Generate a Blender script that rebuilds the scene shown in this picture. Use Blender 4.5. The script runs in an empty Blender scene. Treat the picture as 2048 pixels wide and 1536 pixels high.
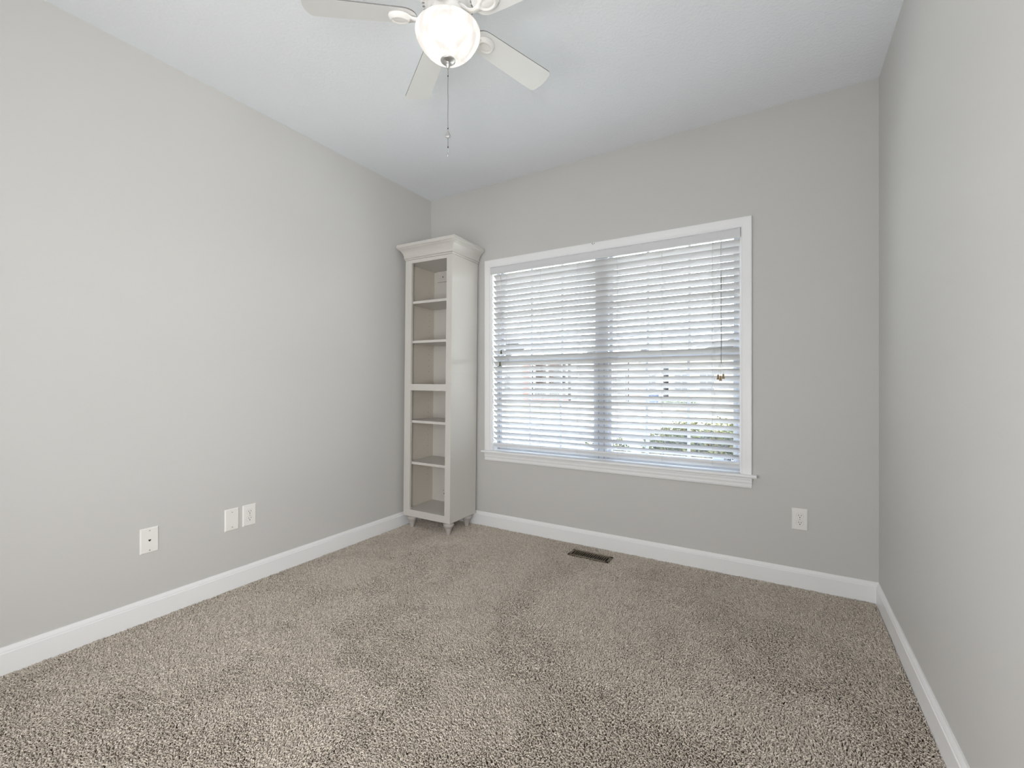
import bpy, bmesh, math, random
import numpy as np
from mathutils import Vector, Matrix

S = bpy.context.scene
COL = S.collection
PI = math.pi
R = math.radians

# ------------------------------------------------------------------ camera
RX, H, RY = 3.083, 2.743, -3.30          # room width, ceiling height, rear wall
cam_d = bpy.data.cameras.new('camera'); cam = bpy.data.objects.new('camera', cam_d)
COL.objects.link(cam); S.camera = cam
cam.location = (2.643, -2.999, 1.138)
cam.rotation_euler = (R(90), 0, R(31.1))
cam_d.sensor_width = 36; cam_d.lens = 892 / 2048 * 36; cam_d.shift_y = -0.0005
cam_d.clip_start = 0.02; cam_d.clip_end = 300

# ------------------------------------------------------------------ world, sun, lights, exposure
S.view_settings.view_transform = 'Standard'; S.view_settings.look = 'None'
S.view_settings.gamma = 1; S.view_settings.use_curve_mapping = False
S.view_settings.exposure = 0.0
SKY, SUN, BULB, FILL = 17.0, 22.0, 0.30, 70.0
w = bpy.data.worlds.new('world'); S.world = w; w.use_nodes = True
nt = w.node_tree; nt.nodes.clear()
wo = nt.nodes.new('ShaderNodeOutputWorld'); bg = nt.nodes.new('ShaderNodeBackground')
tc = nt.nodes.new('ShaderNodeTexCoord'); sx = nt.nodes.new('ShaderNodeSeparateXYZ'); cr = nt.nodes.new('ShaderNodeValToRGB')
cr.color_ramp.elements[0].position = 0.0; cr.color_ramp.elements[0].color = (1.0, 0.99, 0.985, 1)
cr.color_ramp.elements[1].position = 0.7; cr.color_ramp.elements[1].color = (0.68, 0.81, 1.0, 1)
nt.links.new(tc.outputs['Generated'], sx.inputs[0]); nt.links.new(sx.outputs['Z'], cr.inputs[0])
nt.links.new(cr.outputs[0], bg.inputs[0]); bg.inputs[1].default_value = SKY; nt.links.new(bg.outputs[0], wo.inputs[0])

def lamp(name, kind, loc, energy, color=(1, 1, 1), **kw):
    d = bpy.data.lights.new(name, kind); d.energy = energy; d.color = color
    for k, v in kw.items(): setattr(d, k, v)
    o = bpy.data.objects.new(name, d); o.location = loc; COL.objects.link(o); return o
def aim(o, d): o.rotation_euler = Vector(d).to_track_quat('-Z', 'Y').to_euler()
sun = lamp('sun', 'SUN', (5, -5, 12), SUN, (1.0, 0.95, 0.86), angle=R(0.6)); aim(sun, (-0.76, 0.20, -0.62))
# unseen fill lamps added behind the camera to brighten the room
FILL_TINT = (1.0, 0.995, 0.985)
l1 = lamp('rear_fill_up', 'AREA', (1.75, -4.0, 0.6), FILL * 0.42, FILL_TINT, shape='RECTANGLE', size=2.2, size_y=1.0); aim(l1, (0, 1.5, 1))
l2 = lamp('rear_fill_right', 'AREA', (3.3, -4.25, 1.35), FILL * 0.40, FILL_TINT, shape='RECTANGLE', size=1.2, size_y=1.9, spread=R(95)); aim(l2, (-1, 1.15, 0.03))
l3 = lamp('rear_fill_left', 'AREA', (0.3, -4.25, 1.35), FILL * 0.48, FILL_TINT, shape='RECTANGLE', size=1.2, size_y=1.9, spread=R(115)); aim(l3, (1, 0.65, 0.0))
S.cycles.max_bounces = 10; S.cycles.diffuse_bounces = 6; S.cycles.transparent_max_bounces = 16
S.cycles.use_denoising = True
S.cycles.sample_clamp_indirect = 40.0
S.cycles.caustics_reflective = False; S.cycles.caustics_refractive = False

# ------------------------------------------------------------------ materials
def mat(name, col, rough=0.5, metal=0.0, bump=None, var=None, spec=0.5, extra=None):
    m = bpy.data.materials.new(name); m.use_nodes = True
    n = m.node_tree.nodes; L = m.node_tree.links; b = n['Principled BSDF']
    b.inputs['Base Color'].default_value = (*col, 1); b.inputs['Roughness'].default_value = rough
    b.inputs['Metallic'].default_value = metal; b.inputs['Specular IOR Level'].default_value = spec
    tcn = None
    if bump or var:
        tcn = n.new('ShaderNodeTexCoord')
    if var:      # (scale, amount)
        nz = n.new('ShaderNodeTexNoise'); nz.inputs['Scale'].default_value = var[0]; nz.inputs['Detail'].default_value = 4
        L.new(tcn.outputs['Object'], nz.inputs['Vector'])
        mx = n.new('ShaderNodeMix'); mx.data_type = 'RGBA'
        mx.inputs['A'].default_value = (*[c * (1 - var[1]) for c in col], 1)
        mx.inputs['B'].default_value = (*[min(1, c * (1 + var[1])) for c in col], 1)
        L.new(nz.outputs['Fac'], mx.inputs['Factor']); L.new(mx.outputs['Result'], b.inputs['Base Color'])
    if bump:     # (scale, strength, distance)
        nz = n.new('ShaderNodeTexNoise'); nz.inputs['Scale'].default_value = bump[0]; nz.inputs['Detail'].default_value = 3
        L.new(tcn.outputs['Object'], nz.inputs['Vector'])
        bp = n.new('ShaderNodeBump'); bp.inputs['Strength'].default_value = bump[1]; bp.inputs['Distance'].default_value = bump[2]
        L.new(nz.outputs['Fac'], bp.inputs['Height']); L.new(bp.outputs[0], b.inputs['Normal'])
    return m
M = {}
M['wall'] = mat('wall_paint', (0.585, 0.58, 0.565), 0.55, bump=(220, 0.06, 0.001), var=(0.7, 0.012), spec=0.3)
M['ceiling'] = mat('ceiling_paint', (0.84, 0.868, 0.90), 0.8, bump=(75, 0.55, 0.004), spec=0.2)
M['trim'] = mat('trim_paint', (0.85, 0.855, 0.865), 0.35, bump=(30, 0.03, 0.001))
M['cab'] = mat('cabinet_paint', (0.61, 0.59, 0.555), 0.35, bump=(40, 0.04, 0.001))
M['hole'] = mat('dark_hole', (0.02, 0.018, 0.015), 0.8)
M['plate'] = mat('plate_plastic', (0.83, 0.82, 0.79), 0.3)
M['metal'] = mat('brushed_nickel', (0.62, 0.61, 0.6), 0.32, 0.9, bump=(300, 0.1, 0.001))
M['screw'] = mat('painted_screw', (0.6, 0.59, 0.56), 0.4, 0.2)
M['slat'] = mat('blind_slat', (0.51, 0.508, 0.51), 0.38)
M['cord'] = mat('blind_cord', (0.55, 0.54, 0.52), 0.8)
M['wood'] = mat('tassel_wood', (0.30, 0.20, 0.09), 0.5, var=(60, 0.25))
M['olive'] = mat('tassel_olive', (0.10, 0.11, 0.05), 0.5, var=(60, 0.2))
M['vinyl'] = mat('shaded_vinyl', (0.48, 0.505, 0.56), 0.4)  # blue-grey of the backlit shade is put into this colour
M['fan'] = mat('fan_white', (0.84, 0.83, 0.81), 0.38)
M['blade'] = mat('blade_white', (0.82, 0.82, 0.81), 0.45, var=(6, 0.01))
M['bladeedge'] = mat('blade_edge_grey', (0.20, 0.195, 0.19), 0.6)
M['register'] = mat('register_bronze', (0.16, 0.125, 0.085), 0.4, 0.5, var=(80, 0.15))
M['duct'] = mat('duct_dark', (0.012, 0.01, 0.008), 0.9)
M['backing'] = mat('carpet_backing', (0.09, 0.075, 0.06), 0.95)
M['chain'] = mat('chain_metal', (0.20, 0.195, 0.19), 0.3, 0.9)
M['dark'] = mat('dark_metal', (0.03, 0.03, 0.03), 0.4, 0.6)
M['hammered'] = mat('hammered_nickel', (0.45, 0.45, 0.45), 0.35, 0.8, bump=(400, 0.8, 0.002))
M['caulk'] = mat('caulk', (0.55, 0.54, 0.52), 0.8)

def glassy(name, col, alpha, rough=0.05):
    m = bpy.data.materials.new(name); m.use_nodes = True
    n = m.node_tree.nodes; L = m.node_tree.links; n.clear()
    out = n.new('ShaderNodeOutputMaterial'); mx = n.new('ShaderNodeMixShader'); tr = n.new('ShaderNodeBsdfTransparent')
    gl = n.new('ShaderNodeBsdfGlossy'); gl.inputs['Roughness'].default_value = rough; tr.inputs[0].default_value = (*col, 1)
    mx.inputs[0].default_value = alpha
    L.new(tr.outputs[0], mx.inputs[1]); L.new(gl.outputs[0], mx.inputs[2]); L.new(mx.outputs[0], out.inputs[0]); return m
M['pane'] = glassy('pane_glass', (0.95, 0.97, 0.97), 0.05)
M['crystal'] = glassy('crystal', (0.9, 0.92, 0.95), 0.35)

def alabaster():
    m = bpy.data.materials.new('alabaster_glass'); m.use_nodes = True
    n = m.node_tree.nodes; L = m.node_tree.links; n.clear()
    out = n.new('ShaderNodeOutputMaterial')
    t = n.new('ShaderNodeTexCoord'); nz = n.new('ShaderNodeTexNoise'); nz.inputs['Scale'].default_value = 5.5; nz.inputs['Detail'].default_value = 2
    nz.inputs['Distortion'].default_value = 3.0; L.new(t.outputs['Object'], nz.inputs['Vector'])
    rp = n.new('ShaderNodeValToRGB'); rp.color_ramp.elements[0].position = 0.38; rp.color_ramp.elements[0].color = (0.64, 0.625, 0.615, 1)
    rp.color_ramp.elements[1].position = 0.66; rp.color_ramp.elements[1].color = (0.95, 0.935, 0.92, 1); L.new(nz.outputs['Fac'], rp.inputs[0])
    tl = n.new('ShaderNodeBsdfTranslucent'); L.new(rp.outputs[0], tl.inputs[0])
    df = n.new('ShaderNodeBsdfPrincipled'); df.inputs['Roughness'].default_value = 0.15; L.new(rp.outputs[0], df.inputs['Base Color'])
    tr = n.new('ShaderNodeBsdfTransparent'); tr.inputs[0].default_value = (1, 0.98, 0.95, 1)
    m1 = n.new('ShaderNodeMixShader'); m1.inputs[0].default_value = 0.5; L.new(tl.outputs[0], m1.inputs[1]); L.new(df.outputs[0], m1.inputs[2])
    m2 = n.new('ShaderNodeMixShader'); m2.inputs[0].default_value = 0.2; L.new(m1.outputs[0], m2.inputs[1]); L.new(tr.outputs[0], m2.inputs[2])
    em = n.new('ShaderNodeEmission'); em.inputs[1].default_value = 0.15; L.new(rp.outputs[0], em.inputs[0])   # the lit bowl glows
    ad = n.new('ShaderNodeAddShader'); L.new(m2.outputs[0], ad.inputs[0]); L.new(em.outputs[0], ad.inputs[1])
    L.new(ad.outputs[0], out.inputs[0]); return m
M['bowl'] = alabaster()

def leafmat(name, cols):
    m = bpy.data.materials.new(name); m.use_nodes = True
    n = m.node_tree.nodes; L = m.node_tree.links; b = n['Principled BSDF']
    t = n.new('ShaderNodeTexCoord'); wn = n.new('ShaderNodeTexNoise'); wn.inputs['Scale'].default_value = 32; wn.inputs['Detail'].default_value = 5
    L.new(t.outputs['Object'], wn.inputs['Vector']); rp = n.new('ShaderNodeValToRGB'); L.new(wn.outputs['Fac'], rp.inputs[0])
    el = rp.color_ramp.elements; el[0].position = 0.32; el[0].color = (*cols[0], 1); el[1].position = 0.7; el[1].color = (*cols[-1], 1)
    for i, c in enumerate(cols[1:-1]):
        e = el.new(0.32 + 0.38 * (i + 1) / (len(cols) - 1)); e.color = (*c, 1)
    L.new(rp.outputs[0], b.inputs['Base Color']); b.inputs['Roughness'].default_value = 0.5; return m

# ------------------------------------------------------------------ mesh helpers
class MB:
    def __init__(s): s.v = []; s.f = []; s.m = []; s.sm = []
    def add(s, vs, fs, mi=0, smooth=False):
        o = len(s.v); s.v += [tuple(v) for v in vs]; s.f += [tuple(i + o for i in f) for f in fs]
        s.m += [mi] * len(fs); s.sm += [smooth] * len(fs); return s
    def box(s, x0, x1, y0, y1, z0, z1, mi=0, T=None):
        vs = [(x, y, z) for z in (z0, z1) for y in (y0, y1) for x in (x0, x1)]
        if T: vs = [T @ Vector(v) for v in vs]
        return s.add(vs, [(0, 2, 3, 1), (4, 5, 7, 6), (0, 1, 5, 4), (2, 6, 7, 3), (0, 4, 6, 2), (1, 3, 7, 5)], mi)
    def lathe(s, prof, n=32, c=(0, 0, 0), mi=0, smooth=True, T=None, cap=True):
        vs = []; fs = []
        for r, z in prof:
            for k in range(n):
                a = 2 * PI * k / n; vs.append((c[0] + r * math.cos(a), c[1] + r * math.sin(a), c[2] + z))
        for i in range(len(prof) - 1):
            for k in range(n):
                fs.append((i * n + k, i * n + (k + 1) % n, (i + 1) * n + (k + 1) % n, (i + 1) * n + k))
        if cap:
            if prof[0][0] > 1e-5: fs.append(tuple(range(n))[::-1])
            if prof[-1][0] > 1e-5: fs.append(tuple((len(prof) - 1) * n + k for k in range(n)))
        if T: vs = [T @ Vector(v) for v in vs]
        return s.add(vs, fs, mi, smooth)
    def tube(s, pts, r, n=8, mi=0, T=None):
        pts = [Vector(p) for p in pts]; vs = []; fs = []
        rr = r if isinstance(r, (list, tuple)) else [r] * len(pts)
        for i, p in enumerate(pts):
            d = (pts[min(i + 1, len(pts) - 1)] - pts[max(i - 1, 0)]).normalized()
            u = d.cross(Vector((0, 0, 1)));
            if u.length < 1e-3: u = d.cross(Vector((1, 0, 0)))
            u.normalize(); w_ = d.cross(u)
            for k in range(n):
                a = 2 * PI * k / n; vs.append(p + (u * math.cos(a) + w_ * math.sin(a)) * rr[i])
        for i in range(len(pts) - 1):
            for k in range(n): fs.append((i * n + k, i * n + (k + 1) % n, (i + 1) * n + (k + 1) % n, (i + 1) * n + k))
        fs.append(tuple(range(n))[::-1]); fs.append(tuple((len(pts) - 1) * n + k for k in range(n)))
        if T: vs = [T @ v for v in vs]
        return s.add(vs, fs, mi, True)
    def prism(s, poly, axis, a0, a1, mi=0, T=None, smooth=False):
        """poly in the two other axes (order x,y,z without axis) extruded along axis"""
        def mk(p, a):
            q = list(p); q.insert(axis, a); return Vector(q)
        n = len(poly); vs = [mk(p, a0) for p in poly] + [mk(p, a1) for p in poly]
        if T: vs = [T @ v for v in vs]
        fs = [tuple(range(n)), tuple(range(2 * n - 1, n - 1, -1))] + [(i, i + n, (i + 1) % n + n, (i + 1) % n) for i in range(n)]
        return s.add(vs, fs, mi, smooth)
    def build(s, name, mats, parent=None, loc=None, rot=None, bevel=0, seg=2):
        me = bpy.data.meshes.new(name); me.from_pydata(s.v, [], s.f)
        for mm in (mats if isinstance(mats, (list, tuple)) else [mats]): me.materials.append(mm)
        for p, mi, sm in zip(me.polygons, s.m, s.sm): p.material_index = mi; p.use_smooth = sm
        bm = bmesh.new(); bm.from_mesh(me); bmesh.ops.recalc_face_normals(bm, faces=bm.faces); bm.to_mesh(me); bm.free()
        me.update()
        o = bpy.data.objects.new(name, me); COL.objects.link(o)
        if parent: o.parent = parent
        if loc: o.location = loc
        if rot: o.rotation_euler = rot
        if bevel:
            b = o.modifiers.new('bevel', 'BEVEL'); b.width = bevel; b.segments = seg; b.limit_method = 'ANGLE'; b.angle_limit = R(40)
        return o

def thing(name, label, cat, loc=(0, 0, 0), rot=(0, 0, 0), group=None):
    o = bpy.data.objects.new(name, None); COL.objects.link(o); o.location = loc; o.rotation_euler = rot
    o.empty_display_size = 0.05
    return tag(o, label, cat, group)
def tag(o, label=None, cat=None, group=None, kind=None):
    if label: o['label'] = label
    if cat: o['category'] = cat
    if group: o['group'] = group
    if kind: o['kind'] = kind
    return o
def struct(o): o['kind'] = 'structure'; return o
def copy_tree(o, parent=None):
    c = o.copy(); COL.objects.link(c)
    if parent: c.parent = parent
    for ch in [x for x in list(COL.objects) if x.parent == o]: copy_tree(ch, c)
    return c

# ------------------------------------------------------------------ room shell
OX0, OX1, OZ0, OZ1 = 0.642, 2.437, 0.600, 2.072      # window opening in the back wall
WT = 0.17
struct(MB().box(-0.15, RX + 0.15, RY - 0.12, WT, -0.30, -0.030).build('floor', M['backing']))
struct(MB().box(-0.15, RX + 0.15, RY - 0.12, WT, H, H + 0.15).build('ceiling', M['ceiling']))
b = MB().box(0, OX0, 0, WT, -0.03, H).box(OX1, RX, 0, WT, -0.03, H).box(OX0, OX1, 0, WT, -0.03, OZ0 - 0.02).box(OX0, OX1, 0, WT, OZ1, H)
struct(b.build('wall_back', M['wall']))
struct(MB().box(-0.15, 0, RY - 0.12, WT, -0.03, H).build('wall_left', M['wall']))
struct(MB().box(RX, RX + 0.15, RY - 0.12, WT, -0.03, H).build('wall_right', M['wall']))
DX0, DX1, DZ = 0.70, 2.95, 2.62                        # unseen opening, widened to let the added fill light in
b = MB().box(0, DX0, RY - 0.12, RY, -0.03, H).box(DX1, RX, RY - 0.12, RY, -0.03, H).box(DX0, DX1, RY - 0.12, RY, DZ, H)
struct(b.build('wall_rear', M['wall']))
# invented room beyond the opening, encloses the added fill lamps
struct(MB().box(-0.6, 3.9, -5.0, RY - 0.12, -0.30, -0.02).build('floor_fill_room', M['backing']))
struct(MB().box(-0.6, 3.9, -5.0, RY - 0.12, H, H + 0.15).build('ceiling_fill_room', M['ceiling']))
struct(MB().box(-0.6, 3.9, -5.12, -5.0, -0.02, H).box(-0.72, -0.6, -5.0, RY - 0.12, -0.02, H).box(3.9, 4.02, -5.0, RY - 0.12, -0.02, H)
       .box(3.233, 3.9, RY - 0.13, RY - 0.12, -0.02, H).box(-0.6, -0.15, RY - 0.13, RY - 0.12, -0.02, H).build('wall_fill_room', M['wall']))

struct(MB().box(-3.0, 6.0, WT, 0.85, 2.36, 2.42).box(-3.0, 6.0, 0.82, 0.85, 2.36, 2.62).box(-3.0, 6.0, WT, 0.85, 2.60, 2.64).build('eave_sky_block', M['trim']))   # unseen eave added over the window to block high sky light

# baseboards: flat board with an ogee cap
BZ = 0.093; T_ = 0.0145
prof = [(0, -0.03), (T_, -0.03), (T_, BZ - 0.024), (T_ - 0.003, BZ - 0.021), (T_ - 0.003, BZ - 0.016), (T_ - 0.006, BZ - 0.009), (T_ - 0.0095, BZ - 0.003), (T_ - 0.0105, BZ), (0, BZ)]
struct(MB().prism([(p[0], p[1]) for p in prof], 1, RY, 0).build('baseboard_left', M['trim']))
struct(MB().prism([(-p[0], p[1]) for p in prof], 0, 0, RX).build('baseboard_back', M['trim']))
struct(MB().prism([(RX - p[0], p[1]) for p in prof], 1, RY, -0.498).prism([(RX - p[0] * 0.93, p[1] - 0.0008) for p in prof], 1, -0.4975, -T_).build('baseboard_right', M['trim']))
struct(MB().prism([(RY + p[0], p[1]) for p in prof], 0, T_, DX0 - 0.06).build('baseboard_rear', M['trim']))

# casing of the added opening behind the camera
b = MB().box(DX0 - 0.06, DX0, RY, RY + 0.016, -0.03, DZ + 0.06).box(DX1, DX1 + 0.06, RY, RY + 0.016, -0.03, DZ + 0.06).box(DX0, DX1, RY, RY + 0.016, DZ, DZ + 0.06)
struct(b.build('trim_1', M['trim']))

# ------------------------------------------------------------------ window
win = bpy.data.objects.new('window_1', None); COL.objects.link(win); struct(win); win.location = ((OX0 + OX1) / 2, 0, OZ0)
bpy.context.view_layer.update()
def wpart(mb, name, m, parent=None, bevel=0):
    o = mb.build(name, m, None, bevel=bevel); o.parent = parent or win
    o.matrix_parent_inverse = Matrix.Translation(-Vector(win.location)) if parent is None else Matrix.Identity(4)
    return o
CW = 0.0585
def casing(mb, a, c, inner, horiz, sgn):
    """moulded casing strip: profile over its width, mitred at 45 degrees"""
    pr = [(0, 0.0), (0, 0.010), (0.004, 0.0135), (0.012, 0.0125), (0.020, 0.0135), (0.034, 0.0165), (0.048, 0.0185), (CW - 0.003, 0.0185), (CW, 0.016), (CW, 0.0)]
    vs = []; n = len(pr)
    for end in (0, 1):
        for u, t in pr:
            if horiz: vs.append(((a - u) if end == 0 else (c + u), -t, inner + u))
            else:
                x = inner + sgn * u; vs.append((x, -t, a if end == 0 else c + u))
    fs = [tuple(range(n)), tuple(range(2 * n - 1, n - 1, -1))] + [(i, i + 1, n + i + 1, n + i) for i in range(n - 1)]
    mb.add(vs, fs, 0)
for nm, arg in (('top', (OX0, OX1, OZ1, True, 1)), ('l', (OZ0, OZ1, OX0, False, -1)), ('r', (OZ0, OZ1, OX1, False, 1))):
    mb = MB(); casing(mb, *arg); wpart(mb, 'casing', M['trim'])
# stool with a rounded nose and horns, apron below
st = [(WT - 0.03, OZ0), (WT - 0.03, OZ0 - 0.02), (-0.036, OZ0 - 0.02), (-0.041, OZ0 - 0.0165), (-0.043, OZ0 - 0.010), (-0.041, OZ0 - 0.0035), (-0.036, OZ0)]
mb = MB().prism([(y, z) for y, z in st], 0, OX0, OX1)
st2 = [(0.0, OZ0), (0.0, OZ0 - 0.02)] + st[2:]
mb.prism(st2, 0, OX0 - 0.077, OX0).prism(st2, 0, OX1, OX1 + 0.085)
wpart(mb, 'window_sill', M['trim'])
ap = [(0, -0.02), (-0.018, -0.02), (-0.0185, -0.030), (-0.0165, -0.034), (-0.0165, -0.050), (-0.0135, -0.054), (-0.0125, -0.064), (-0.014, -0.068), (-0.012, -0.080), (-0.008, -0.082), (0, -0.082)]
wpart(MB().prism([(y, OZ0 + z) for y, z in ap], 0, OX0 - CW, OX1 + CW), 'apron', M['trim'])
# jambs
JT = 0.006
wpart(MB().box(OX0, OX0 + JT, 0, 0.078, OZ0, OZ1).box(OX1 - JT, OX1, 0, 0.078, OZ0, OZ1).box(OX0, OX1, 0, 0.078, OZ1 - JT, OZ1), 'jamb', M['trim'])
# twin double-hung vinyl units
SY0, SY1 = 0.078, 0.150
fr = MB()
XM0, XM1 = 1.500, 1.590
fr.box(OX0, OX0 + 0.028, SY0, SY1, OZ0, OZ1).box(OX1 - 0.026, OX1, SY0, SY1, OZ0, OZ1)
for a_, c_ in ((OX0 + 0.028, 1.500), (1.590, OX1 - 0.026)): fr.box(a_, c_, SY0, SY1, OZ1 - 0.008, OZ1).box(a_, c_, SY0, SY1, OZ0, OZ0 + 0.03)
fr.box(XM0, XM1, SY0 - 0.01, SY1, OZ0 + 0.0, OZ1)
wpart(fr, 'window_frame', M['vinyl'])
ws = MB()  # thin dark strips stand in for the frame's track grooves
for x_ in (OX0 + 0.010, OX0 + 0.0255, 1.521, 1.561, OX1 - 0.0085): ws.box(x_ - 0.0012, x_ + 0.0012, (0.0665 if 1.48 < x_ < 1.6 else 0.0765), 0.079, OZ0 + 0.002, 1.29)
wpart(ws, 'groove_strip', mat('groove_dark', (0.05, 0.05, 0.05), 0.8))
ZMID = 1.315
for ux0, ux1, vm in ((OX0 + 0.028, XM0, (0.947, 1.211)), (XM1, OX1 - 0.026, (1.857, 2.127))):
    for lo in (True, False):
        z0, z1 = (OZ0 + 0.03, ZMID + 0.022) if lo else (ZMID - 0.022, OZ1 - 0.008)
        y0, y1 = (SY0 + 0.003, SY0 + 0.028) if lo else (SY0 + 0.032, SY0 + 0.056)
        g = 0.022
        e_ = 0.0015; tr_ = 0.036 if lo else 0.014; br_ = 0.027 if lo else 0.03
        sh = MB().box(ux0 + e_, ux0 + g, y0, y1, z0 + e_, z1 - e_).box(ux1 - g, ux1 - e_, y0, y1, z0 + e_, z1 - e_).box(ux0 + g, ux1 - g, y0, y1, z0 + e_, z0 + br_).box(ux0 + g, ux1 - g, y0, y1, z1 - tr_, z1 - e_)
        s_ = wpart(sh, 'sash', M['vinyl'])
        yg = (y0 + y1) / 2
        pn = MB().box(ux0 + g, ux1 - g, yg - 0.002, yg + 0.002, z0 + br_, z1 - tr_).build('pane', M['pane']); pn.parent = s_
        mu = MB()
        for xm in vm: mu.box(xm - 0.009, xm + 0.009, yg - 0.006, yg + 0.006, z0 + br_, z1 - tr_)
        zc = 1.0 if lo else 1.694
        mu.box(ux0 + g, ux1 - g, yg - 0.005, yg + 0.005, zc - 0.009, zc + 0.009)
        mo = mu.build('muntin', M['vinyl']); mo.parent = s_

# ------------------------------------------------------------------ horizontal blind
blind = thing('window_blind', 'wide white two inch horizontal slat blind hanging in the window, slats tilted half open', 'blind', ((OX0 + OX1) / 2, 0.02, OZ0))
def bp(mb, name, m, bevel=0, parent=None):
    o = mb.build(name, m, None, bevel=bevel)
    if parent is None:
        o.parent = blind; o.matrix_parent_inverse = Matrix.Translation(-Vector(blind.location))
    else: o.parent = parent
    return o
BX0, BX1 = OX0 + 0.010, OX1 - 0.009
YC = 0.026; TILT = R(37.5); SW = 0.0508; PITCH = 0.04345
# valance, with small returns, and headrail behind it
VB = 2.011
va = [(-0.022, VB), (-0.024, VB + 0.006), (-0.024, OZ1 - 0.014), (-0.0215, OZ1 - 0.008), (-0.017, OZ1 - 0.003), (-0.014, OZ1 - 0.003), (-0.014, VB)]
mb = MB().prism(va, 0, OX0 + 0.002, OX1 - 0.002)
mb.box(OX0 + 0.007, OX0 + 0.012, -0.014, 0.0, VB, OZ1 - 0.007).box(OX1 - 0.012, OX1 - 0.007, -0.014, 0.0, VB, OZ1 - 0.007)
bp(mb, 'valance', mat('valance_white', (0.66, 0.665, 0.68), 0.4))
bp(MB().box(BX0, BX1, 0.002, 0.052, OZ1 - 0.034, OZ1 - 0.007), 'headrail', M['trim'])
def slat_prof(w_, th, crown, c):
    """slightly crowned slat cross-section, local u across, v up"""
    up = []; dn = []
    for k in range(7):
        u = -w_ / 2 + w_ * k / 6; h_ = crown * (1 - (2 * u / w_) ** 2)
        up.append((u, h_ + th / 2)); dn.append((u, h_ - th / 2))
    pts = up + dn[::-1]; out = []
    for u, v in pts:      # room edge (u<0) raised
        y = c[0] + u * math.cos(TILT) + v * math.sin(TILT); z = c[1] - u * math.sin(TILT) + v * math.cos(TILT)
        out.append((y, z))
    return out
ZTOP = 2.0085 - SW / 2 * math.sin(TILT)
NS = 31
rs = random.Random(4)
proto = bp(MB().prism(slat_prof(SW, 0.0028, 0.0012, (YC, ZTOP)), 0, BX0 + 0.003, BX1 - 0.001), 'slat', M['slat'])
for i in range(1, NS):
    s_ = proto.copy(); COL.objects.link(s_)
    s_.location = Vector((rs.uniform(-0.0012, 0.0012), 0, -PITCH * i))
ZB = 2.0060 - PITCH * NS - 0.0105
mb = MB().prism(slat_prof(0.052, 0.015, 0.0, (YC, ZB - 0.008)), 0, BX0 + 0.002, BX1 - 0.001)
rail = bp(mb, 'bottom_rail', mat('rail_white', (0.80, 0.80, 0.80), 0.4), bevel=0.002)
LX = (0.781, 1.082, 1.381, 1.678, 1.976, 2.279)
yo = SW / 2 * math.cos(TILT) + 0.0022
for x in LX:
    mb = MB()
    zend = ZB - 0.024
    mb.tube([(x, YC - yo, OZ1 - 0.03), (x, YC - yo, ZB + 0.006), (x, YC - yo * 0.8, zend), (x, YC, zend - 0.004)], 0.0007, 5)
    mb.tube([(x + 0.010, YC + yo, OZ1 - 0.03), (x + 0.010, YC + yo, ZB - 0.02), (x + 0.010, YC + yo * .6, zend), (x, YC, zend - 0.004)], 0.0007, 5)
    for i in range(NS):
        zc = ZTOP - PITCH * i - 0.0042
        mb.tube([(x, YC - yo, zc + SW / 2 * math.sin(TILT)), (x + 0.010, YC + yo, zc - SW / 2 * math.sin(TILT))], 0.0006, 4)
    o = bp(mb, 'ladder_cord', M['cord'])
    bt = MB().lathe([(0.004, 0), (0.004, 0.004)], 12, (x, YC - 0.006, zend - 0.006)).build('cord_button', M['slat']); bt.parent = o
# lift cords with three wooden tassels on the right
def tassel(c, m, k=1.0):
    return MB().lathe([(0.0022 * k, 0.030 * k), (0.0045 * k, 0.029 * k), (0.0052 * k, 0.022 * k), (0.0048 * k, 0.018 * k), (0.0065 * k, 0.008 * k), (0.0085 * k, 0.002 * k), (0.0083 * k, 0), (0.003 * k, 0)], 14, c)
yc_ = -0.021
mb = MB()
xl = 2.331
mb.tube([(xl + 0.0015, yc_ + 0.004, 2.03), (xl + 0.0025, yc_, 1.93), (xl + 0.001, yc_, 1.79)], 0.0011, 6)
mb.tube([(xl - 0.0015, yc_ + 0.004, 2.03), (xl - 0.0045, yc_, 1.85), (xl - 0.001, yc_, 1.79)], 0.0011, 6)
mb.tube([(xl + 0.001, yc_, 1.79), (xl + 0.0005, yc_, 1.6), (xl + 0.003, yc_, 1.4), (xl + 0.001, yc_, 1.26)], 0.0014, 6)
mb.tube([(xl - 0.001, yc_, 1.79), (xl - 0.002, yc_, 1.6), (xl + 0.0, yc_, 1.4), (xl - 0.001, yc_, 1.26)], 0.0014, 6)
ends = [(xl - 0.0165, yc_ - 0.002, 1.192), (xl - 0.002, yc_ - 0.010, 1.184), (xl + 0.0125, yc_ - 0.001, 1.196)]
for e in ends: mb.tube([(xl, yc_, 1.27), ((xl + 2 * e[0]) / 3, (yc_ + e[1] * 2) / 3, 1.245), (e[0], e[1], e[2] - 0.002)], 0.0008, 5)
lc = bp(mb, 'lift_cord', M['cord'])
cj = MB().lathe([(0.001, 0.018), (0.004, 0.014), (0.0052, 0.006), (0.0045, 0.0), (0.001, -0.002)], 12, (xl, yc_, 1.785)).build('cord_joiner', M['crystal']); cj.parent = lc
for e in ends:
    t_ = tassel((e[0], e[1], e[2] - 0.030), None).build('tassel', M['wood']); t_.parent = lc; t_['label'] = 'brown wooden bell tassel'
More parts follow.
